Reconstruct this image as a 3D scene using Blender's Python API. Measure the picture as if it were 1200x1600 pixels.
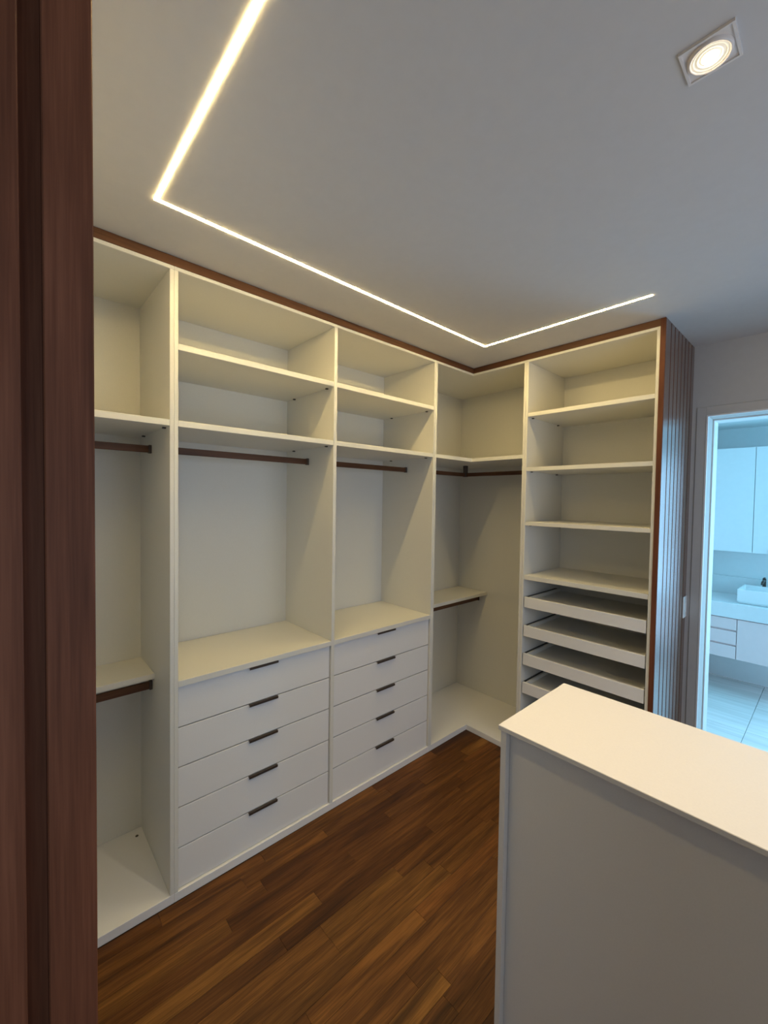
import bpy, bmesh, math, random
from mathutils import Vector, Matrix

random.seed(7)
for o in list(bpy.data.objects):
    bpy.data.objects.remove(o)
SC = bpy.context.scene
COL = SC.collection

# ------------------------------------------------------------------ camera
cd = bpy.data.cameras.new('camera')
cam = bpy.data.objects.new('camera', cd)
COL.objects.link(cam)
right = Vector((0.67305478, 0.73944057, 0.01499661))
up = Vector((-0.0323655, 0.00919024, 0.99943385))
fwd = Vector((-0.73888411, 0.67315911, -0.0301179))
m = Matrix((right, up, -fwd)).transposed().to_4x4()
m.translation = Vector((1.82000609, -2.51392933, 1.69531126))
cam.matrix_world = m
cd.sensor_fit = 'VERTICAL'
cd.sensor_height = 36.0
cd.lens = 650.98 * 36.0 / 1600.0
cd.clip_start = 0.02
SC.camera = cam

# ------------------------------------------------------------------ world, daylight, exposure
w = bpy.data.worlds.new('world')
SC.world = w
w.use_nodes = True
bg = w.node_tree.nodes['Background']
bg.inputs['Color'].default_value = (0.62, 0.80, 1.0, 1)
bg.inputs['Strength'].default_value = 0.3

def area_light(name, loc, rot, sx, sy, energy, color):
    d = bpy.data.lights.new(name, 'AREA')
    d.shape = 'RECTANGLE'
    d.size, d.size_y = sx, sy
    d.energy = energy
    d.color = color
    o = bpy.data.objects.new(name, d)
    o.location = loc
    o.rotation_euler = rot
    COL.objects.link(o)
    return o

R90 = math.radians(90)
# daylight in the window of the room behind the camera, facing -x
BED_W, BED_COLOR = 28.0, (0.62, 0.82, 1.0)
BATH_W, BATH_COLOR = 25.0, (0.12, 0.68, 1.0)
BATH2_W, BATH2_COLOR = 58.0, (0.38, 0.67, 1.0)
SIDE_W, SIDE_COLOR = 16.5, (0.70, 0.81, 1.0)
area_light('bedroom_window_daylight', (4.17, -3.80, 1.30), (0, R90, 0), 1.9, 1.6, BED_W, BED_COLOR)
# daylight in the bathroom window, facing -x
area_light('bathroom_window_daylight', (2.97, 1.75, 1.55), (0, R90, 0), 1.3, 1.3, BATH_W, BATH_COLOR)
# daylight in the bathroom's glazed balcony door, facing -y
area_light('bathroom_door_daylight', (2.52, 2.69, 1.20), (-R90, 0, 0), 0.84, 1.9, BATH2_W, BATH2_COLOR)
# daylight in the window of the closet's right wall, facing -x
area_light('closet_window_daylight', (2.97, -1.0, 1.45), (0, R90, 0), 1.3, 1.6, SIDE_W, SIDE_COLOR)
LED_STRENGTH = 148.0
LED_COLOR = (1.0, 0.74, 0.30)
SPOT_W = 61.0
SPOT_COLOR = (1.0, 0.84, 0.60)

vs = SC.view_settings
vs.view_transform = 'Standard'
vs.look = 'None'
vs.exposure = 0.0
vs.gamma = 1.0
vs.use_curve_mapping = False

# ------------------------------------------------------------------ materials
MATS = {}
def principled(name):
    mt = bpy.data.materials.new(name)
    mt.use_nodes = True
    MATS[name] = mt
    return mt, mt.node_tree.nodes, mt.node_tree.links, mt.node_tree.nodes['Principled BSDF']

def plain(name, col, rough=0.5, metal=0.0, var=0.03, scale=40.0, bump=0.0, coat=0.0):
    mt, N, L, b = principled(name)
    tc = N.new('ShaderNodeTexCoord')
    nz = N.new('ShaderNodeTexNoise')
    nz.inputs['Scale'].default_value = scale
    nz.inputs['Detail'].default_value = 3
    L.new(tc.outputs['Object'], nz.inputs['Vector'])
    r = N.new('ShaderNodeValToRGB')
    r.color_ramp.elements[0].color = tuple(c * (1 - var) for c in col) + (1,)
    r.color_ramp.elements[1].color = tuple(min(1, c * (1 + var)) for c in col) + (1,)
    r.color_ramp.elements[0].position = 0.3
    r.color_ramp.elements[1].position = 0.7
    L.new(nz.outputs['Fac'], r.inputs['Fac'])
    L.new(r.outputs['Color'], b.inputs['Base Color'])
    b.inputs['Roughness'].default_value = rough
    b.inputs['Metallic'].default_value = metal
    if coat:
        b.inputs['Coat Weight'].default_value = coat
        b.inputs['Coat Roughness'].default_value = 0.1
    if bump:
        bp = N.new('ShaderNodeBump')
        bp.inputs['Strength'].default_value = bump
        bp.inputs['Distance'].default_value = 0.002
        L.new(nz.outputs['Fac'], bp.inputs['Height'])
        L.new(bp.outputs['Normal'], b.inputs['Normal'])
    return mt

def wood(name, dark, mid, light, axis, rough, per_object=False, fine=60.0, spec=0.5, coat=0.0, bump=0.12):
    """veneer with grain stretched along axis (0,1,2)"""
    mt, N, L, b = principled(name)
    tc = N.new('ShaderNodeTexCoord')
    oi = N.new('ShaderNodeObjectInfo')
    add = N.new('ShaderNodeVectorMath'); add.operation = 'ADD'
    sc = N.new('ShaderNodeVectorMath'); sc.operation = 'SCALE'
    comb = N.new('ShaderNodeCombineXYZ')
    for i in range(3):
        L.new(oi.outputs['Random'], comb.inputs[i])
    L.new(comb.outputs[0], sc.inputs[0])
    sc.inputs['Scale'].default_value = 37.0
    L.new(tc.outputs['Object'], add.inputs[0])
    L.new(sc.outputs[0], add.inputs[1])
    def stretched(s_across, s_along, detail, dist=0.0):
        mp = N.new('ShaderNodeMapping')
        s = [s_across] * 3
        s[axis] = s_along
        mp.inputs['Scale'].default_value = s
        L.new(add.outputs[0], mp.inputs['Vector'])
        nz = N.new('ShaderNodeTexNoise')
        nz.inputs['Scale'].default_value = 1.0
        nz.inputs['Detail'].default_value = detail
        nz.inputs['Distortion'].default_value = dist
        L.new(mp.outputs[0], nz.inputs['Vector'])
        return nz
    n1 = stretched(fine, fine * 0.04, 5, 0.6)
    n2 = stretched(14.0, 1.1, 3, 1.2)
    n3 = stretched(fine * 4, fine * 0.12, 2)
    mx = N.new('ShaderNodeMath'); mx.operation = 'MULTIPLY_ADD'
    L.new(n2.outputs['Fac'], mx.inputs[0]); mx.inputs[1].default_value = 0.62
    m2 = N.new('ShaderNodeMath'); m2.operation = 'MULTIPLY'
    L.new(n1.outputs['Fac'], m2.inputs[0]); m2.inputs[1].default_value = 0.38
    L.new(m2.outputs[0], mx.inputs[2])
    m3 = N.new('ShaderNodeMath'); m3.operation = 'MULTIPLY_ADD'
    L.new(n3.outputs['Fac'], m3.inputs[0]); m3.inputs[1].default_value = 0.34
    L.new(mx.outputs[0], m3.inputs[2])
    sub = N.new('ShaderNodeMath'); sub.operation = 'SUBTRACT'
    L.new(m3.outputs[0], sub.inputs[0]); sub.inputs[1].default_value = 0.17
    r = N.new('ShaderNodeValToRGB')
    e = r.color_ramp.elements
    e[0].position, e[0].color = 0.32, dark + (1,)
    e[1].position, e[1].color = 0.68, light + (1,)
    k = e.new(0.5); k.color = mid + (1,)
    L.new(sub.outputs[0], r.inputs['Fac'])
    out = r.outputs['Color']
    if per_object:
        tr = N.new('ShaderNodeValToRGB')
        te = tr.color_ramp.elements
        te[0].position, te[0].color = 0.0, (0.58, 0.52, 0.48, 1)
        te[1].position, te[1].color = 1.0, (1.3, 1.38, 1.35, 1)
        for ps, c in ((0.2, (0.80, 0.74, 0.70, 1)), (0.45, (0.92, 0.92, 0.95, 1)), (0.7, (1.08, 1.0, 0.98, 1)), (0.9, (1.15, 1.25, 1.2, 1))):
            q = te.new(ps); q.color = c
        L.new(oi.outputs['Random'], tr.inputs['Fac'])
        mm = N.new('ShaderNodeMix'); mm.data_type = 'RGBA'; mm.blend_type = 'MULTIPLY'
        mm.inputs['Factor'].default_value = 1.0
        L.new(out, mm.inputs[6]); L.new(tr.outputs['Color'], mm.inputs[7])
        out = mm.outputs[2]
    L.new(out, b.inputs['Base Color'])
    b.inputs['Roughness'].default_value = rough
    if coat:
        b.inputs['Coat Weight'].default_value = coat
        b.inputs['Coat Roughness'].default_value = 0.15
    b.inputs['Specular IOR Level'].default_value = spec
    bp = N.new('ShaderNodeBump')
    bp.inputs['Strength'].default_value = bump
    bp.inputs['Distance'].default_value = 0.001
    L.new(n3.outputs['Fac'], bp.inputs['Height'])
    L.new(bp.outputs['Normal'], b.inputs['Normal'])
    return mt

def emitter(name, col, strength):
    mt, N, L, b = principled(name)
    b.inputs['Base Color'].default_value = (0.8, 0.8, 0.8, 1)
    b.inputs['Emission Color'].default_value = col + (1,)
    b.inputs['Emission Strength'].default_value = strength
    return mt

def stone(name, a, c, rough, stretch=(1.5, 22.0, 22.0)):
    mt, N, L, b = principled(name)
    tc = N.new('ShaderNodeTexCoord')
    oi = N.new('ShaderNodeObjectInfo')
    mp = N.new('ShaderNodeMapping')
    mp.inputs['Scale'].default_value = stretch
    L.new(tc.outputs['Object'], mp.inputs['Vector'])
    nz = N.new('ShaderNodeTexNoise'); nz.noise_dimensions = '4D'
    nz.inputs['Scale'].default_value = 1.0
    nz.inputs['Detail'].default_value = 6
    nz.inputs['Distortion'].default_value = 0.5
    sc = N.new('ShaderNodeMath'); sc.operation = 'MULTIPLY'; sc.inputs[1].default_value = 20
    L.new(oi.outputs['Random'], sc.inputs[0]); L.new(sc.outputs[0], nz.inputs['W'])
    L.new(mp.outputs[0], nz.inputs['Vector'])
    r = N.new('ShaderNodeValToRGB')
    r.color_ramp.elements[0].position, r.color_ramp.elements[0].color = 0.35, a + (1,)
    r.color_ramp.elements[1].position, r.color_ramp.elements[1].color = 0.65, c + (1,)
    L.new(nz.outputs['Fac'], r.inputs['Fac'])
    L.new(r.outputs['Color'], b.inputs['Base Color'])
    b.inputs['Roughness'].default_value = rough
    return mt

M_WHITE = plain('white_melamine', (0.725, 0.712, 0.66), 0.42, var=0.015, scale=220, bump=0.04)
M_LACQ = plain('white_drawer_front', (0.79, 0.785, 0.79), 0.38, var=0.012, scale=220, bump=0.03)
M_ISL = plain('island_offwhite', (0.74, 0.70, 0.66), 0.40, var=0.015, scale=260, bump=0.04)
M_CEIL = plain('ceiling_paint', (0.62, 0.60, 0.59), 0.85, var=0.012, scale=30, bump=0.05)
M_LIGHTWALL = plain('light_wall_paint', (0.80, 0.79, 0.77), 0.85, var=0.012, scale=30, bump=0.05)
M_WALL = plain('wall_paint', (0.55, 0.53, 0.51), 0.8, var=0.015, scale=30, bump=0.05)
M_CASING = plain('casing_paint', (0.54, 0.52, 0.50), 0.65, var=0.015, scale=30)
M_BATHW = plain('bath_white', (0.80, 0.80, 0.80), 0.35, var=0.01, scale=30)
M_BATHCAB = plain('bath_cabinet_pink', (0.86, 0.66, 0.64), 0.4, var=0.01, scale=30)
M_ALU = plain('satin_aluminium', (0.72, 0.73, 0.75), 0.35, metal=0.6, var=0.01)
M_BRONZE = plain('dark_bronze', (0.10, 0.08, 0.068), 0.40, metal=0.7, var=0.06)
M_BLACK = plain('black_runner', (0.012, 0.012, 0.014), 0.5, var=0.1)
M_DARK = plain('dark_fixing', (0.05, 0.045, 0.04), 0.5, var=0.1)
M_PLASTIC = plain('white_plastic', (0.82, 0.82, 0.83), 0.3, var=0.01)
M_CHROME = plain('chrome', (0.6, 0.6, 0.62), 0.12, metal=1.0, var=0.01)
M_CERAMIC = plain('white_ceramic', (0.85, 0.85, 0.85), 0.12, var=0.005)
M_GROUT = plain('grout', (0.42, 0.42, 0.42), 0.8, var=0.03)
M_SUB = plain('subfloor', (0.05, 0.028, 0.016), 0.8, var=0.05)
M_TRIMWHITE = plain('downlight_white', (0.80, 0.74, 0.70), 0.4, var=0.01)
M_VEN_X = wood('veneer_x', (0.075, 0.031, 0.013), (0.118, 0.050, 0.022), (0.165, 0.075, 0.035), 0, 0.45, spec=0.3)
M_VEN_Y = wood('veneer_y', (0.075, 0.031, 0.013), (0.118, 0.050, 0.022), (0.165, 0.075, 0.035), 1, 0.45, spec=0.3)
M_VEN_Z = wood('veneer_z', (0.095, 0.033, 0.017), (0.14, 0.049, 0.025), (0.19, 0.070, 0.037), 2, 0.52, spec=0.15)
M_SLAT = wood('veneer_slat', (0.10, 0.045, 0.028), (0.15, 0.072, 0.045), (0.20, 0.10, 0.065), 2, 0.27, spec=1.0, bump=0.0, coat=0.35)
M_GROOVE = plain('groove_brown', (0.035, 0.017, 0.011), 0.6, var=0.1)
M_FLOOR = wood('floor_strip', (0.052, 0.019, 0.004), (0.110, 0.042, 0.0085), (0.205, 0.083, 0.017), 1, 0.48, per_object=True, fine=85, spec=0.22)
M_TRAV = stone('bath_travertine', (0.68, 0.67, 0.64), (0.84, 0.83, 0.81), 0.35)
M_COUNTER = plain('bath_counter_stone', (0.80, 0.80, 0.80), 0.25, var=0.02, scale=15)
M_LED = emitter('led_diffuser_glow', LED_COLOR, LED_STRENGTH)
M_LENS = emitter('lens_glow', (1.0, 0.82, 0.46), 0.42)
M_LAMP = emitter('lamp_glow', (1.0, 0.80, 0.55), 30.0)

# ------------------------------------------------------------------ helpers
CACHE = {}
def mesh_box(dx, dy, dz, mat, bev):
    key = (round(dx, 4), round(dy, 4), round(dz, 4), mat.name, bev)
    if key in CACHE:
        return CACHE[key]
    bm = bmesh.new()
    bmesh.ops.create_cube(bm, size=1.0)
    bmesh.ops.scale(bm, vec=(dx, dy, dz), verts=bm.verts)
    b = min(bev, 0.3 * min(dx, dy, dz))
    if b > 0:
        bmesh.ops.bevel(bm, geom=bm.edges[:], offset=b, segments=1, affect='EDGES', profile=0.5)
    me = bpy.data.meshes.new('box')
    bm.to_mesh(me); bm.free()
    me.materials.append(mat)
    CACHE[key] = me
    return me

def world_loc(o):
    v = Vector(o.location)
    while o.parent:
        o = o.parent
        v = v + Vector(o.location)
    return v

def link(name, me, loc, parent=None):
    o = bpy.data.objects.new(name, me)
    COL.objects.link(o)
    loc = Vector(loc)
    if parent is not None:
        o.parent = parent
        loc = loc - world_loc(parent)
    o.location = loc
    return o

def box(name, x0, x1, y0, y1, z0, z1, mat, parent=None, bev=0.0012):
    me = mesh_box(x1 - x0, y1 - y0, z1 - z0, mat, bev)
    return link(name, me, ((x0 + x1) / 2, (y0 + y1) / 2, (z0 + z1) / 2), parent)

def boxes(name, lst, mat, parent=None, bev=0.0):
    """several boxes that are one rigid piece (L shapes, walls with openings)"""
    xs = [v for b in lst for v in b[0:2]]; ys = [v for b in lst for v in b[2:4]]; zs = [v for b in lst for v in b[4:6]]
    c = Vector(((min(xs) + max(xs)) / 2, (min(ys) + max(ys)) / 2, (min(zs) + max(zs)) / 2))
    bm = bmesh.new()
    for x0, x1, y0, y1, z0, z1 in lst:
        r = bmesh.ops.create_cube(bm, size=1.0)
        bmesh.ops.scale(bm, vec=(x1 - x0, y1 - y0, z1 - z0), verts=r['verts'])
        bmesh.ops.translate(bm, vec=Vector(((x0 + x1) / 2, (y0 + y1) / 2, (z0 + z1) / 2)) - c, verts=r['verts'])
    me = bpy.data.meshes.new(name)
    bm.to_mesh(me); bm.free()
    me.materials.append(mat)
    return link(name, me, c, parent)

def prism(name, poly, z0, z1, mat, parent=None, bev=0.0):
    """flat polygon in xy extruded in z"""
    cx = sum(p[0] for p in poly) / len(poly); cy = sum(p[1] for p in poly) / len(poly)
    bm = bmesh.new()
    vs_ = [bm.verts.new((x - cx, y - cy, z0)) for x, y in poly]
    f = bm.faces.new(vs_)
    r = bmesh.ops.extrude_face_region(bm, geom=[f])
    bmesh.ops.translate(bm, vec=(0, 0, z1 - z0), verts=[g for g in r['geom'] if isinstance(g, bmesh.types.BMVert)])
    bmesh.ops.recalc_face_normals(bm, faces=bm.faces)
    if bev:
        bmesh.ops.bevel(bm, geom=bm.edges[:], offset=bev, segments=1, affect='EDGES', profile=0.5)
    me = bpy.data.meshes.new(name)
    bm.to_mesh(me); bm.free()
    me.materials.append(mat)
    return link(name, me, (cx, cy, 0), parent)

def lathe(name, prof, loc, mat, parent=None, seg=40, tilt=None):
    """profile [(r,z)] turned about z"""
    bm = bmesh.new()
    rings = []
    for r, z in prof:
        if r < 1e-6:
            rings.append([bm.verts.new((0, 0, z))])
        else:
            rings.append([bm.verts.new((r * math.cos(2 * math.pi * i / seg), r * math.sin(2 * math.pi * i / seg), z)) for i in range(seg)])
    for a, b in zip(rings, rings[1:]):
        for i in range(seg):
            j = (i + 1) % seg
            if len(a) == 1 and len(b) == 1:
                continue
            if len(a) == 1:
                bm.faces.new((a[0], b[i], b[j]))
            elif len(b) == 1:
                bm.faces.new((a[i], a[j], b[0]))
            else:
                bm.faces.new((a[i], a[j], b[j], b[i]))
    bmesh.ops.recalc_face_normals(bm, faces=bm.faces)
    for f in bm.faces:
        f.smooth = True
    if tilt:
        bmesh.ops.rotate(bm, cent=(0, 0, 0), matrix=tilt, verts=bm.verts)
    me = bpy.data.meshes.new(name)
    bm.to_mesh(me); bm.free()
    me.materials.append(mat)
    return link(name, me, loc, parent)

def tube(name, pts, rad, mat, parent=None, seg=12):
    c = Vector(pts[0])
    bm = bmesh.new()
    rings = []
    P = [Vector(p) - c for p in pts]
    for i, p in enumerate(P):
        t = (P[min(i + 1, len(P) - 1)] - P[max(i - 1, 0)]).normalized()
        a = t.orthogonal().normalized() if abs(t.x) > 0.9 else t.cross(Vector((1, 0, 0))).normalized()
        b = t.cross(a)
        rings.append([bm.verts.new(p + rad * (math.cos(2 * math.pi * k / seg) * a + math.sin(2 * math.pi * k / seg) * b)) for k in range(seg)])
    for a, b in zip(rings, rings[1:]):
        for k in range(seg):
            bm.faces.new((a[k], a[(k + 1) % seg], b[(k + 1) % seg], b[k]))
    bm.faces.new(rings[0]); bm.faces.new(rings[-1])
    bmesh.ops.recalc_face_normals(bm, faces=bm.faces)
    for f in bm.faces:
        f.smooth = True
    me = bpy.data.meshes.new(name)
    bm.to_mesh(me); bm.free()
    me.materials.append(mat)
    return link(name, me, c, parent)

def thing(name, label, cat, loc=(0, 0, 0), group=None):
    o = bpy.data.objects.new(name, None)
    o.empty_display_size = 0.1
    COL.objects.link(o)
    o.location = loc
    return tag(o, label, cat, group)

def tag(o, label, cat, group=None):
    o['label'] = label
    o['category'] = cat
    if group:
        o['group'] = group
    return o

def struct(o, label=None):
    o['kind'] = 'structure'
    if label:
        o['label'] = label
        o['category'] = o.name.split('_')[0]
    return o

# ------------------------------------------------------------------ dimensions
H = 2.65
XR = 3.0                     # right wall of the closet
YB = 0.605                   # face of the wall beyond the shelving
YS0, YS1 = -2.565, -2.418    # wall the camera stands in
XJ = 1.10                    # face of the wooden jamb beside the camera
DX0, DX1, DH = 1.264, 2.06, 2.222   # bathroom doorway
YBB = 0.855                  # bathroom side of that wall

# ------------------------------------------------------------------ structure
floor = struct(box('floor', -0.5, XR, YS0, YB, -0.06, -0.012, M_SUB, bev=0), 'dark brown hardwood strip floor of the closet')
pw, gap = 0.068, 0.0006
x = 0.002
while x < XR - 0.01:
    y = YS1 - random.uniform(0.0, 0.6)
    x1 = min(x + pw, XR)
    while y < (0 if x < 1.15 else YB):
        ln = random.choice((0.42, 0.55, 0.7, 0.85, 1.0)) + random.uniform(-0.03, 0.03)
        ymax = -0.002 if x < 1.19 else YB
        a, b = max(y, YS0), min(y + ln, ymax)
        if b - a > 0.03:
            box('floor_plank', x + gap / 2, x1 - gap / 2, a + gap / 2, b - gap / 2, -0.012, random.choice((-0.0004, 0.0, 0.0)), M_FLOOR, floor, bev=0.0005)
        y += ln
    x += pw

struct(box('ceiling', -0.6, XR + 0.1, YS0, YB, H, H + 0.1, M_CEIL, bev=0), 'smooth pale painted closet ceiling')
struct(box('wall_left', -0.6, -0.515, YS0, YBB, 0, H, M_WALL, bev=0), 'wall behind the long wardrobe run')
struct(boxes('wall_back', [(-0.515, DX0, YB, YBB, 0, H), (DX1, XR, YB, YBB, 0, H), (DX0, DX1, YB, YBB, DH, H)], M_WALL), 'grey painted wall around the bathroom doorway')
struct(boxes('wall_right', [(XR, XR + 0.1, YS0, -1.8, 0, H), (XR, XR + 0.1, -0.2, YB, 0, H), (XR, XR + 0.1, -1.8, -0.2, 0, 0.80), (XR, XR + 0.1, -1.8, -0.2, 2.10, H)], M_LIGHTWALL), 'right closet wall with window')
struct(boxes('window_3', [(XR + 0.03, XR + 0.07, -1.8, -1.76, 0.80, 2.10), (XR + 0.03, XR + 0.07, -0.24, -0.2, 0.80, 2.10), (XR + 0.03, XR + 0.07, -1.76, -0.24, 0.80, 0.84), (XR + 0.03, XR + 0.07, -1.76, -0.24, 2.06, 2.10), (XR + 0.03, XR + 0.07, -1.02, -0.98, 0.84, 2.06)], M_ALU), 'closet window frame')
struct(boxes('wall_front', [(-0.515, XJ - 0.04, YS0, YS1, 0, H), (2.5, XR, YS0, YS1, 0, H), (XJ - 0.04, 2.5, YS0, YS1, 2.5, H)], M_WALL), 'wall with the entrance doorway')

# wooden pocket-door jamb beside the camera
t = struct(box('trim_1', XJ - 0.036, XJ, -2.474, YS1, 0, 2.46, M_VEN_Z, bev=0.0015), 'dark brown wooden door jamb in the near left foreground')
box('jamb_board', XJ - 0.036, XJ, YS0 - 0.01, -2.497, 0, 2.46, M_VEN_Z, t, bev=0.0015)
box('pocket_channel', XJ - 0.04, XJ - 0.026, -2.497, -2.474, 0, 2.46, M_VEN_Z, t, bev=0)
box('jamb_head', XJ - 0.036, 2.5, YS0 - 0.01, YS1, 2.46, 2.50, M_VEN_X, t)
box('jamb_board', 2.464, 2.5, YS0 - 0.01, YS1, 0, 2.46, M_VEN_Z, t, bev=0.0015)

# bathroom doorway: casing and lined reveal
t = struct(box('trim_2', 1.211, DX0 - 0.006, YB - 0.006, YB, 0, DH + 0.056, M_CASING, bev=0.001), 'grey flat casing around the bathroom doorway')
box('casing_head', DX0 - 0.006, DX1 + 0.006, YB - 0.006, YB, DH + 0.006, DH + 0.056, M_CASING, t, bev=0.001)
box('casing_side', DX1 + 0.006, DX1 + 0.059, YB - 0.006, YB, 0, DH + 0.056, M_CASING, t, bev=0.001)
box('edge_strip', DX0 - 0.006, DX0 + 0.003, YB - 0.009, YB + 0.01, 0, DH, M_PLASTIC, t, bev=0.001)
box('edge_strip', DX0 - 0.006, DX1 + 0.006, YB - 0.009, YB + 0.01, DH - 0.003, DH + 0.006, M_PLASTIC, t, bev=0.001)
box('edge_strip', DX1 - 0.003, DX1 + 0.006, YB - 0.009, YB + 0.01, 0, DH - 0.003, M_PLASTIC, t, bev=0.001)
box('door_lining', DX0, DX0 + 0.008, YBB - 0.105, YBB + 0.01, 0, DH, M_BATHW, t, bev=0.001)
box('door_lining', DX1 - 0.008, DX1, YBB - 0.105, YBB + 0.01, 0, DH, M_BATHW, t, bev=0.001)
box('door_lining', DX0 + 0.008, DX1 - 0.008, YBB - 0.105, YBB + 0.01, DH - 0.008, DH, M_BATHW, t, bev=0.001)

# bathroom shell
BX0, BX1, BY1, BH = 0.86, 3.0, 2.72, 2.43
bf = struct(box('floor_bathroom', BX0, BX1, YB, BY1, -0.06, -0.014, M_GROUT, bev=0), 'pale travertine tiled bathroom floor')
ys = [YB, 0.97, 1.57, 2.17, BY1]
xs = [BX0, 1.39, 1.99, 2.59, BX1]
for y0, y1 in zip(ys, ys[1:]):
    for x0, x1 in zip(xs, xs[1:]):
        box('floor_tile', x0 + 0.0015, x1 - 0.0015, y0 + 0.0015, y1 - 0.0015, -0.014, -0.002, M_TRAV, bf, bev=0.001)
struct(box('ceiling_bathroom', BX0 - 0.1, BX1 + 0.1, YBB, BY1 + 0.1, BH, BH + 0.1, M_BATHW, bev=0), 'white bathroom ceiling')
struct(boxes('wall_bathroom_back', [(BX0 - 0.1, 2.08, BY1, BY1 + 0.1, 0, BH), (2.96, BX1 + 0.1, BY1, BY1 + 0.1, 0, BH), (2.08, 2.96, BY1, BY1 + 0.1, 0, 0.2), (2.08, 2.96, BY1, BY1 + 0.1, 2.2, BH)], M_BATHW), 'white bathroom wall behind the vanity')
struct(box('wall_bathroom_left', BX0 - 0.1, BX0, YBB, BY1, 0, BH, M_BATHW, bev=0), 'white left bathroom wall')
struct(boxes('wall_bathroom_right', [(BX1, BX1 + 0.1, YBB, 1.1, 0, BH), (BX1, BX1 + 0.1, 2.4, BY1, 0, BH), (BX1, BX1 + 0.1, 1.1, 2.4, 0, 0.9), (BX1, BX1 + 0.1, 1.1, 2.4, 2.2, BH)], M_BATHW), 'white right bathroom wall with window')
wd = struct(boxes('window_1', [(BX1 + 0.03, BX1 + 0.07, 1.1, 1.14, 0.9, 2.2), (BX1 + 0.03, BX1 + 0.07, 2.36, 2.4, 0.9, 2.2), (BX1 + 0.03, BX1 + 0.07, 1.14, 2.36, 0.9, 0.94), (BX1 + 0.03, BX1 + 0.07, 1.14, 2.36, 2.16, 2.2)], M_ALU), 'bathroom window frame')

struct(boxes('window_4', [(2.08, 2.12, BY1 + 0.03, BY1 + 0.07, 0.2, 2.2), (2.92, 2.96, BY1 + 0.03, BY1 + 0.07, 0.2, 2.2), (2.12, 2.92, BY1 + 0.03, BY1 + 0.07, 0.2, 0.24), (2.12, 2.92, BY1 + 0.03, BY1 + 0.07, 2.16, 2.2)], M_ALU), 'bathroom balcony door frame')

# room behind the camera (bedroom) with its window
struct(box('floor_bedroom', -0.6, 4.2, -5.5, YS0, -0.06, -0.002, M_FLOOR, bev=0), 'bedroom floor beyond the entrance')
struct(box('ceiling_bedroom', -0.6, 4.2, -5.6, YS0, H, H + 0.1, M_CEIL, bev=0), 'bedroom ceiling')
struct(box('wall_bedroom_left', -0.6, -0.5, -5.5, YS0, 0, H, M_LIGHTWALL, bev=0), 'left bedroom wall')
struct(boxes('wall_bedroom_right', [(4.2, 4.3, -5.5, -4.6, 0, H), (4.2, 4.3, -3.0, YS0, 0, H), (4.2, 4.3, -4.6, -3.0, 0, 0.35), (4.2, 4.3, -4.6, -3.0, 2.25, H)], M_LIGHTWALL), 'right bedroom wall with window')
struct(box('wall_bedroom_closet_side', XR + 0.1, 4.2, YS0, YS0 + 0.1, 0, H, M_LIGHTWALL, bev=0), 'bedroom wall beside the closet')
struct(box('wall_bedroom_front', -0.6, 4.3, -5.6, -5.5, 0, H, M_LIGHTWALL, bev=0), 'far bedroom wall')
struct(boxes('window_2', [(4.23, 4.27, -4.6, -4.55, 0.35, 2.25), (4.23, 4.27, -3.05, -3.0, 0.35, 2.25), (4.23, 4.27, -4.55, -3.05, 0.35, 0.40), (4.23, 4.27, -4.55, -3.05, 2.20, 2.25), (4.23, 4.27, -3.82, -3.78, 0.40, 2.20)], M_ALU), 'bedroom window frame')

# ------------------------------------------------------------------ wardrobes
DA = 0.494        # inner depth of the long run
DB = 0.518        # inner depth of the short run
ZK = 0.038        # plinth height
ZT0, ZT1 = 2.5975, 2.6125
BT = 0.025        # board thickness
REC = 0.012

def pins_y(sh, y, z, xs, s):
    """small dark shelf pins against a side panel at y; s = direction into the bay"""
    for xx in xs:
        box('shelf_pin', xx - 0.006, xx + 0.006, min(y, y + s * 0.012), max(y, y + s * 0.012), z - 0.006, z, M_DARK, sh, bev=0)

def pins_x(sh, x, z, ys_, s):
    for yy in ys_:
        box('shelf_pin', min(x, x + s * 0.012), max(x, x + s * 0.012), yy - 0.006, yy + 0.006, z - 0.006, z, M_DARK, sh, bev=0)

def rod_y(parent, y0, y1, xc, z0, z1, ends=(True, True)):
    r = box('hanging_rod', xc - 0.007, xc + 0.007, y0 + 0.003, y1 - 0.003, z0, z1, M_VEN_Y, parent, bev=0.002)
    if ends[0]:
        box('rod_bracket', xc - 0.011, xc + 0.011, y0, y0 + 0.012, z0 - 0.003, z1 + 0.003, M_BRONZE, r)
    if ends[1]:
        box('rod_bracket', xc - 0.011, xc + 0.011, y1 - 0.012, y1, z0 - 0.003, z1 + 0.003, M_BRONZE, r)
    return r

# --- narrow hanging unit beside the entrance
Y1a, Y1b = YS1 + 0.002, -2.0065
u = thing('hanging_wardrobe', 'narrow white open hanging wardrobe right beside the brown door jamb', 'wardrobe', (-DA / 2, (Y1a + Y1b) / 2, 0))
box('plinth', -DA, 0, Y1a, Y1b, 0, ZK, M_LACQ, u)
box('top_panel', -DA, 0, Y1a, Y1b, ZT0, ZT1, M_WHITE, u)
box('side_panel', -DA, 0, Y1b - 0.0155, Y1b, ZK, ZT0, M_WHITE, u)
box('side_panel', -DA, 0, Y1a, Y1a + 0.0155, ZK, ZT0, M_WHITE, u)
box('back_panel', -DA - 0.012, -DA, Y1a, Y1b, 0, ZT1, M_WHITE, u, bev=0)
ya, yb = Y1a + 0.0155, Y1b - 0.0155
s = box('shelf', -DA, -0.002, ya, yb, 1.978, 2.003, M_WHITE, u)
pins_y(s, yb, 1.978, (-0.06, -0.40), -1)
s = box('shelf', -DA, -0.235, ya, yb, 0.873, 0.898, M_WHITE, u)
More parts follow.
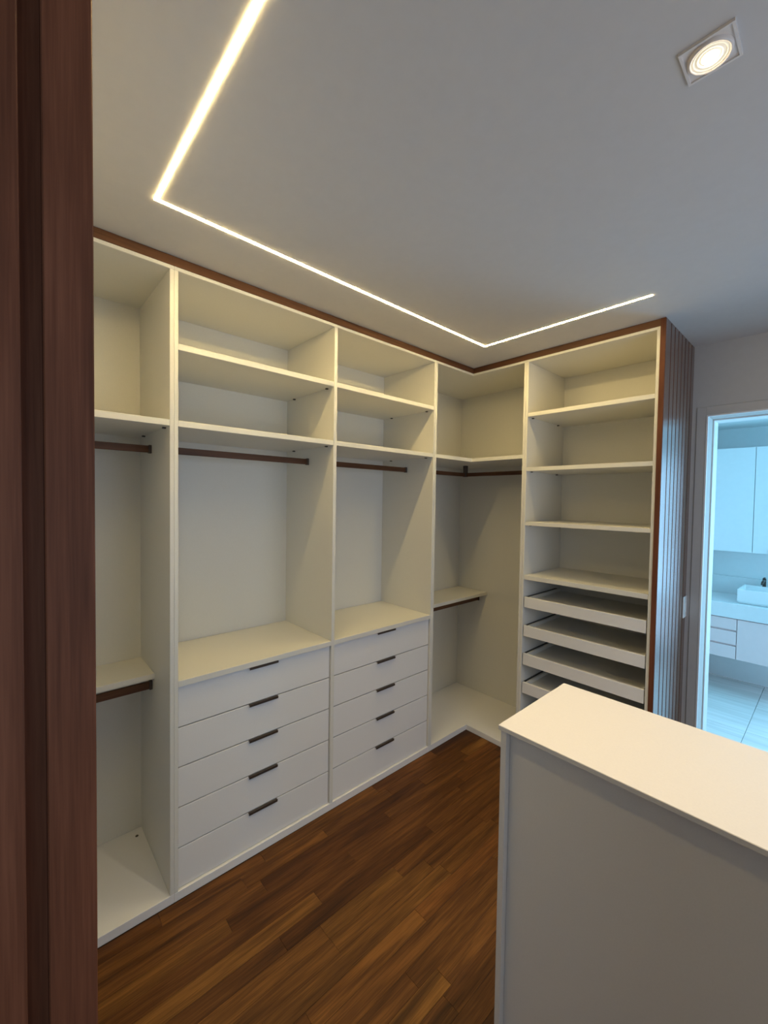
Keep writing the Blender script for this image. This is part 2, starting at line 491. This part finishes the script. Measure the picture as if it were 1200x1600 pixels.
rod_y(u, ya, yb, -0.288, 1.890, 1.921)
rod_y(u, ya, yb, -0.280, 0.816, 0.850)
lathe('screw_cap', [(0, 0.002), (0.006, 0.002), (0.007, 0.0)], (-0.44, yb - 0.03, ZK), M_DARK, u, seg=12)

# --- wide drawer unit with two bays
Y2a, Y2b = -2.0060, -0.4085
u = thing('drawer_wardrobe', 'wide white wardrobe with two banks of five drawers and open shelves above', 'wardrobe', (-DA / 2, (Y2a + Y2b) / 2, 0))
box('plinth', -DA, 0, Y2a, Y2b, 0, ZK, M_LACQ, u)
box('top_panel', -DA, 0, Y2a, Y2b, ZT0, ZT1, M_WHITE, u)
box('side_panel', -DA, 0, Y2a, Y2a + 0.0155, ZK, ZT0, M_WHITE, u)
box('side_panel', -DA, 0, Y2b - 0.0155, Y2b, ZK, ZT0, M_WHITE, u)
YM0, YM1 = -1.2235, -1.2035
box('divider_panel', -DA, 0, YM0, YM1, ZK, ZT0, M_WHITE, u)
box('back_panel', -DA - 0.012, -DA, Y2a, Y2b, 0, ZT1, M_WHITE, u, bev=0)
ZD = [0.9050, 0.730, 0.560, 0.388, 0.214, 0.0385]
for ya, yb in ((Y2a + 0.0155, YM0), (YM1, Y2b - 0.0155)):
    for z0 in (2.2865, 1.9785):
        s = box('shelf', -DA, -0.002, ya, yb, z0, z0 + BT, M_WHITE, u)
        pins_y(s, yb, z0, (-0.06, -0.40), -1)
        pins_y(s, ya, z0, (-0.06, -0.40), 1)
    rod_y(u, ya, yb, -0.250, 1.889, 1.920)
    box('dresser_top', -DA, 0, ya, yb, 0.9055, 0.9315, M_WHITE, u)
    yc = (ya + yb) / 2
    for zt, zb in zip(ZD, ZD[1:]):
        d = box('drawer', -0.030, -REC, ya + 0.003, yb - 0.003, zb + 0.0024, zt - 0.0024, M_LACQ, u)
        h = boxes('handle', [(-REC, -0.001, yc - 0.073, yc + 0.073, zt - 0.0035, zt - 0.0005), (-0.0035, -0.001, yc - 0.073, yc + 0.073, zt - 0.0115, zt - 0.0035)], M_BRONZE, d)
        box('drawer_box', -0.46, -0.030, ya + 0.02, yb - 0.02, zb + 0.02, zt - 0.03, M_WHITE, d, bev=0)

# --- L-shaped corner unit
YC = -0.408
XC = 0.4145
u = thing('corner_wardrobe', 'white L-shaped corner wardrobe with joined hanging rods', 'wardrobe', (-0.1, 0.1, 0))
Lp = [(-DA, YC), (0, YC), (0, 0), (XC, 0), (XC, DB), (-DA, DB)]
prism('plinth', Lp, 0, ZK, M_LACQ, u, 0.001)
prism('top_panel', Lp, ZT0, ZT1, M_WHITE, u, 0.001)
box('side_panel', -DA, 0, YC, YC + 0.0155, ZK, ZT0, M_WHITE, u)
box('side_panel', XC - 0.0155, XC, 0, DB, ZK, ZT0, M_WHITE, u)
box('back_panel', -DA - 0.012, -DA, YC, DB + 0.012, 0, ZT1, M_WHITE, u, bev=0)
box('back_panel', -DA, XC, DB, DB + 0.012, 0, ZT1, M_WHITE, u, bev=0)
yc0, xc1 = YC + 0.0155, XC - 0.0155
s = prism('shelf', [(-DA, yc0), (-0.002, yc0), (-0.002, 0.002), (xc1, 0.002), (xc1, DB), (-DA, DB)], 1.978, 2.003, M_WHITE, u, 0.001)
pins_x(s, xc1, 1.978, (0.06, 0.4), -1)
pst = box('rod_post', -0.262, -0.234, 0.246, 0.274, 1.888, 1.978, M_BRONZE, u)
box('hanging_rod', -0.255, -0.241, yc0 + 0.002, 0.246, 1.890, 1.919, M_VEN_Y, u, bev=0.002)
box('hanging_rod', -0.234, xc1 - 0.002, 0.253, 0.267, 1.890, 1.919, M_VEN_X, u, bev=0.002)
box('shelf', -DA, -0.190, yc0, DB, 0.8965, 0.9215, M_WHITE, u)
rod_y(u, yc0, DB, -0.275, 0.838, 0.871)

# --- shelf unit with pull-out trays
X0, X1 = 0.415, 1.1615
u = thing('shelf_wardrobe', 'tall white shelf unit with pull-out shoe trays next to the slatted panel', 'wardrobe', ((X0 + X1) / 2, DB / 2, 0))
box('plinth', X0, X1, 0, DB, 0, ZK, M_LACQ, u)
box('top_panel', X0, X1, 0, DB, ZT0, ZT1, M_WHITE, u)
box('side_panel', X0, X0 + 0.0155, 0, DB, ZK, ZT0, M_WHITE, u)
box('side_panel', X1 - 0.0155, X1, 0, DB, ZK, ZT0, M_WHITE, u)
box('back_panel', X0, X1, DB, DB + 0.012, 0, ZT1, M_WHITE, u, bev=0)
xa, xb = X0 + 0.0155, X1 - 0.0155
for z0, z1 in ((2.2445, 2.2695), (1.893, 1.918), (1.5395, 1.5635), (1.185, 1.2135)):
    s = box('shelf', xa, xb, 0.002, DB, z0, z1, M_WHITE, u)
    pins_x(s, xa, z0, (0.06, 0.42), 1)
    pins_x(s, xb, z0, (0.06, 0.42), -1)
for z0, z1 in ((1.002, 1.071), (0.812, 0.882), (0.622, 0.697), (0.433, 0.505), (0.243, 0.315), (0.055, 0.127)):
    tr = box('pull_out_tray', xa + 0.020, xb - 0.020, 0.020, 0.49, z0 + 0.028, z0 + 0.043, M_WHITE, u)
    box('tray_front', xa + 0.006, xb - 0.006, 0.003, 0.020, z0, z1, M_LACQ, tr)
    box('tray_side', xa + 0.014, xa + 0.026, 0.020, 0.49, z0 + 0.015, z1 - 0.006, M_WHITE, tr, bev=0)
    box('tray_side', xb - 0.026, xb - 0.014, 0.020, 0.49, z0 + 0.015, z1 - 0.006, M_WHITE, tr, bev=0)
    box('runner', xa, xa + 0.013, 0.022, 0.46, z1 - 0.040, z1 - 0.004, M_BLACK, tr, bev=0)
    box('runner', xb - 0.013, xb, 0.022, 0.46, z1 - 0.040, z1 - 0.004, M_BLACK, tr, bev=0)

# --- wooden fascia between wardrobes and ceiling
WE = 1.187
f = thing('ceiling_fascia', 'dark brown wooden fascia strip between the wardrobes and the ceiling', 'fascia', (0, 0, ZT1))
prism('fascia_strip', [(-0.018, YS1 + 0.002), (0.002, YS1 + 0.002), (0.002, -0.002), (-0.018, 0.018)], ZT1 + 0.0005, H - 0.001, M_VEN_Y, f)
prism('fascia_strip', [(-0.018, 0.018), (0.002, -0.002), (X1 + 0.0005, -0.002), (X1 + 0.0005, 0.018)], ZT1 + 0.0005, H - 0.001, M_VEN_X, f)

# --- slatted end panel
e = thing('slatted_end_panel', 'brown wooden end panel with vertical slats beside the bathroom doorway', 'panel', ((X1 + WE) / 2, 0.3, 0))
box('panel_board', X1 + 0.001, WE - 0.014, -0.002, YB - 0.001, 0, H - 0.001, M_GROOVE, e, bev=0)
box('panel_edge', X1 + 0.001, WE - 0.0005, -0.006, -0.002, 0, H - 0.001, M_VEN_Z, e, bev=0.001)
edges = [-0.002, 0.088]
g0 = 0.088
cuts = [0.0925 + 0.0735 * k for k in range(7)]
st = [-0.002] + [c + 0.0065 for c in cuts]
en = [c - 0.0065 for c in cuts] + [YB - 0.002]
for a, b in zip(st, en):
    box('slat', WE - 0.014, WE, a, b, 0, H - 0.001, M_SLAT, e, bev=0.0015)

# light switch on the end panel
sw = thing('light_switch', 'small white light switch plate at the back edge of the slatted panel', 'switch', (WE, 0.565, 0.995))
box('switch_plate', WE, WE + 0.008, 0.527, 0.600, 1.000, 1.130, M_PLASTIC, sw, bev=0.003)
box('rocker', WE + 0.008, WE + 0.011, 0.550, 0.577, 1.035, 1.095, M_PLASTIC, sw, bev=0.001)

# ------------------------------------------------------------------ island
IX0, IX1, IY0, IY1, IH = 1.249, 2.35, -1.589, -1.217, 1.1265
u = thing('closet_island', 'tall off-white island counter with thin flat top in the right foreground', 'island', ((IX0 + IX1) / 2, (IY0 + IY1) / 2, 0))
box('countertop', IX0, IX1, IY0, IY1, IH - 0.0125, IH, M_ISL, u)
zb = IH - 0.0125
box('end_panel', IX0 + 0.006, IX0 + 0.022, IY0 + 0.003, IY1 - 0.003, 0, zb, M_ISL, u)
box('end_panel', IX1 - 0.022, IX1 - 0.006, IY0 + 0.003, IY1 - 0.003, 0, zb, M_ISL, u)
box('front_panel', IX0 + 0.022, IX1 - 0.022, IY0 + 0.020, IY0 + 0.036, 0, zb, M_ISL, u)
box('back_panel', IX0 + 0.022, IX1 - 0.022, IY1 - 0.025, IY1 - 0.009, 0, zb, M_ISL, u)

# ------------------------------------------------------------------ ceiling lights
LX, LY1, LY2, LXE = 0.3035, -0.3105, -2.1440, 1.2065
hw, dz = 0.0057, 0.0012
led = thing('led_strip_light', 'glowing warm LED line set in the ceiling, bent round the wardrobes', 'light', (LX, LY1, H - dz))
def led_bar(poly):
    prism('diffuser', poly, H - dz, H - 0.0002, M_LED, led)
led_bar([(LX - hw, LY2 - hw), (LX + hw, LY2 + hw), (LX + hw, LY1 - hw), (LX - hw, LY1 + hw)])
led_bar([(LX - hw, LY1 + hw), (LX + hw, LY1 - hw), (LXE, LY1 - hw), (LXE, LY1 + hw)])
led_bar([(LX - hw, LY2 - hw), (LXE, LY2 - hw), (LXE, LY2 + hw), (LX + hw, LY2 + hw)])

def downlight(cx, cy, label):
    d = thing('recessed_downlight', label, 'light', (cx, cy, H - 0.006))
    r = 0.047
    boxes('frame', [(cx - r, cx + r, cy - r, cy - r + 0.005, H - 0.006, H), (cx - r, cx + r, cy + r - 0.005, cy + r, H - 0.006, H),
                    (cx - r, cx - r + 0.005, cy - r + 0.005, cy + r - 0.005, H - 0.006, H), (cx + r - 0.005, cx + r, cy - r + 0.005, cy + r - 0.005, H - 0.006, H)], M_TRIMWHITE, d)
    box('plate', cx - r + 0.005, cx + r - 0.005, cy - r + 0.005, cy + r - 0.005, H - 0.003, H - 0.0005, M_TRIMWHITE, d, bev=0)
    lathe('ring', [(0.0335, -0.001), (0.0335, -0.006), (0.036, -0.0075), (0.0385, -0.006), (0.040, 0.0)], (cx, cy, H - 0.003), M_TRIMWHITE, d, 40)
    prof = [(0.0335, -0.004)]
    for k in range(5):
        rr = 0.0325 - 0.0036 * k
        prof += [(rr, -0.0055 if k % 2 else -0.0035), (rr - 0.0018, -0.0035 if k % 2 else -0.0055)]
    lathe('lens', prof + [(0.0135, -0.004)], (cx, cy, H - 0.003), M_LENS, d, 40)
    lathe('bulb', [(0.0135, -0.004), (0.0125, -0.009), (0.008, -0.013), (0.0, -0.0145)], (cx, cy, H - 0.003), M_LAMP, d, 32)
    ld = bpy.data.lights.new('downlight_beam', 'SPOT')
    ld.energy = SPOT_W
    ld.color = SPOT_COLOR
    ld.spot_size = math.radians(95)
    ld.spot_blend = 0.8
    ld.shadow_soft_size = 0.02
    lo = bpy.data.objects.new('downlight_beam', ld)
    COL.objects.link(lo)
    lo.parent = d
    lo.location = (0, 0, -0.045)
downlight(1.602, -1.400, 'square recessed downlight glowing warm in the ceiling above the island')

# ------------------------------------------------------------------ bathroom furniture
VY, VZ0, VZC, VZT = 2.20, 0.34, 0.70, 0.83
v = thing('bathroom_vanity', 'wall-hung pale pink vanity cabinet below the stone basin counter', 'cabinet', (1.5, 2.45, VZ0))
box('body', BX0 + 0.001, 2.02, VY + 0.018, BY1 - 0.001, VZ0, VZC, M_BATHCAB, v, bev=0)
for z0, z1 in ((0.596, 0.693), (0.467, 0.580), (0.342, 0.452)):
    d = box('drawer', BX0 + 0.003, 1.236, VY, VY + 0.018, z0, z1, M_BATHCAB, v)
for x0, x1 in ((1.241, 1.765), (1.770, 2.018)):
    box('door', x0, x1, VY, VY + 0.018, VZ0 + 0.002, VZC - 0.007, M_BATHCAB, v)
c = thing('bathroom_counter', 'thick white stone counter with upstand on the bathroom vanity', 'counter', (1.5, 2.45, VZC))
box('counter_slab', BX0 + 0.001, 2.03, VY - 0.012, BY1 - 0.022, VZC + 0.001, VZT, M_COUNTER, c, bev=0.002)
box('upstand', BX0 + 0.001, 2.03, BY1 - 0.021, BY1 - 0.001, VZC + 0.001, 1.0, M_COUNTER, c, bev=0.002)

def vessel(name, x0, x1, y0, y1, z0, z1, mat, wall=0.014):
    cx, cy = (x0 + x1) / 2, (y0 + y1) / 2
    bm = bmesh.new()
    def ring(ins, z):
        return [bm.verts.new((x - cx, y - cy, z - z0)) for x, y in ((x0 + ins, y0 + ins), (x1 - ins, y0 + ins), (x1 - ins, y1 - ins), (x0 + ins, y1 - ins))]
    rr = [ring(0.012, z0), ring(0.0, z0 + 0.02), ring(0.0, z1), ring(wall, z1), ring(wall + 0.015, z0 + 0.025)]
    for a, b in zip(rr, rr[1:]):
        for i in range(4):
            bm.faces.new((a[i], a[(i + 1) % 4], b[(i + 1) % 4], b[i]))
    bm.faces.new(rr[0]); bm.faces.new(rr[-1])
    bmesh.ops.recalc_face_normals(bm, faces=bm.faces)
    bmesh.ops.bevel(bm, geom=bm.edges[:], offset=0.004, segments=2, affect='EDGES', profile=0.5)
    me = bpy.data.meshes.new(name)
    bm.to_mesh(me); bm.free()
    me.materials.append(mat)
    return link(name, me, (cx, cy, z0))
tag(vessel('vessel_sink', 1.225, 1.69, 2.245, 2.58, VZT + 0.001, 0.955, M_CERAMIC), 'white rectangular vessel sink on the bathroom counter', 'sink')
fa = thing('basin_faucet', 'dark metal basin faucet behind the white vessel sink', 'faucet', (1.365, 2.635, VZT))
lathe('faucet_base', [(0, 0), (0.024, 0), (0.024, 0.008), (0.013, 0.012), (0.013, 0.19), (0, 0.19)], (1.365, 2.635, VZT + 0.001), M_BRONZE, fa, 20)
tube('spout', [(1.365, 2.635, 1.0), (1.365, 2.60, 1.006), (1.365, 2.55, 1.006), (1.365, 2.50, 1.0), (1.365, 2.485, 0.985)], 0.010, M_BRONZE, fa)
box('lever', 1.358, 1.372, 2.60, 2.66, 1.022, 1.030, M_BRONZE, fa)

UY = 2.38
cb = thing('bathroom_wall_cabinet', 'white wall cabinet with flat doors above the bathroom counter', 'cabinet', (1.5, 2.55, 1.27))
box('body', BX0 + 0.001, 2.02, UY + 0.018, BY1 - 0.001, 1.272, 2.205, M_BATHW, cb, bev=0)
for x0, x1 in ((BX0 + 0.003, 1.297), (1.301, 1.748), (1.752, 2.018)):
    d = box('door', x0, x1, UY, UY + 0.018, 1.270, 2.207, M_BATHW, cb)
box('finger_pull', 1.40, 1.44, UY - 0.004, UY, 1.272, 1.305, M_ALU, d)
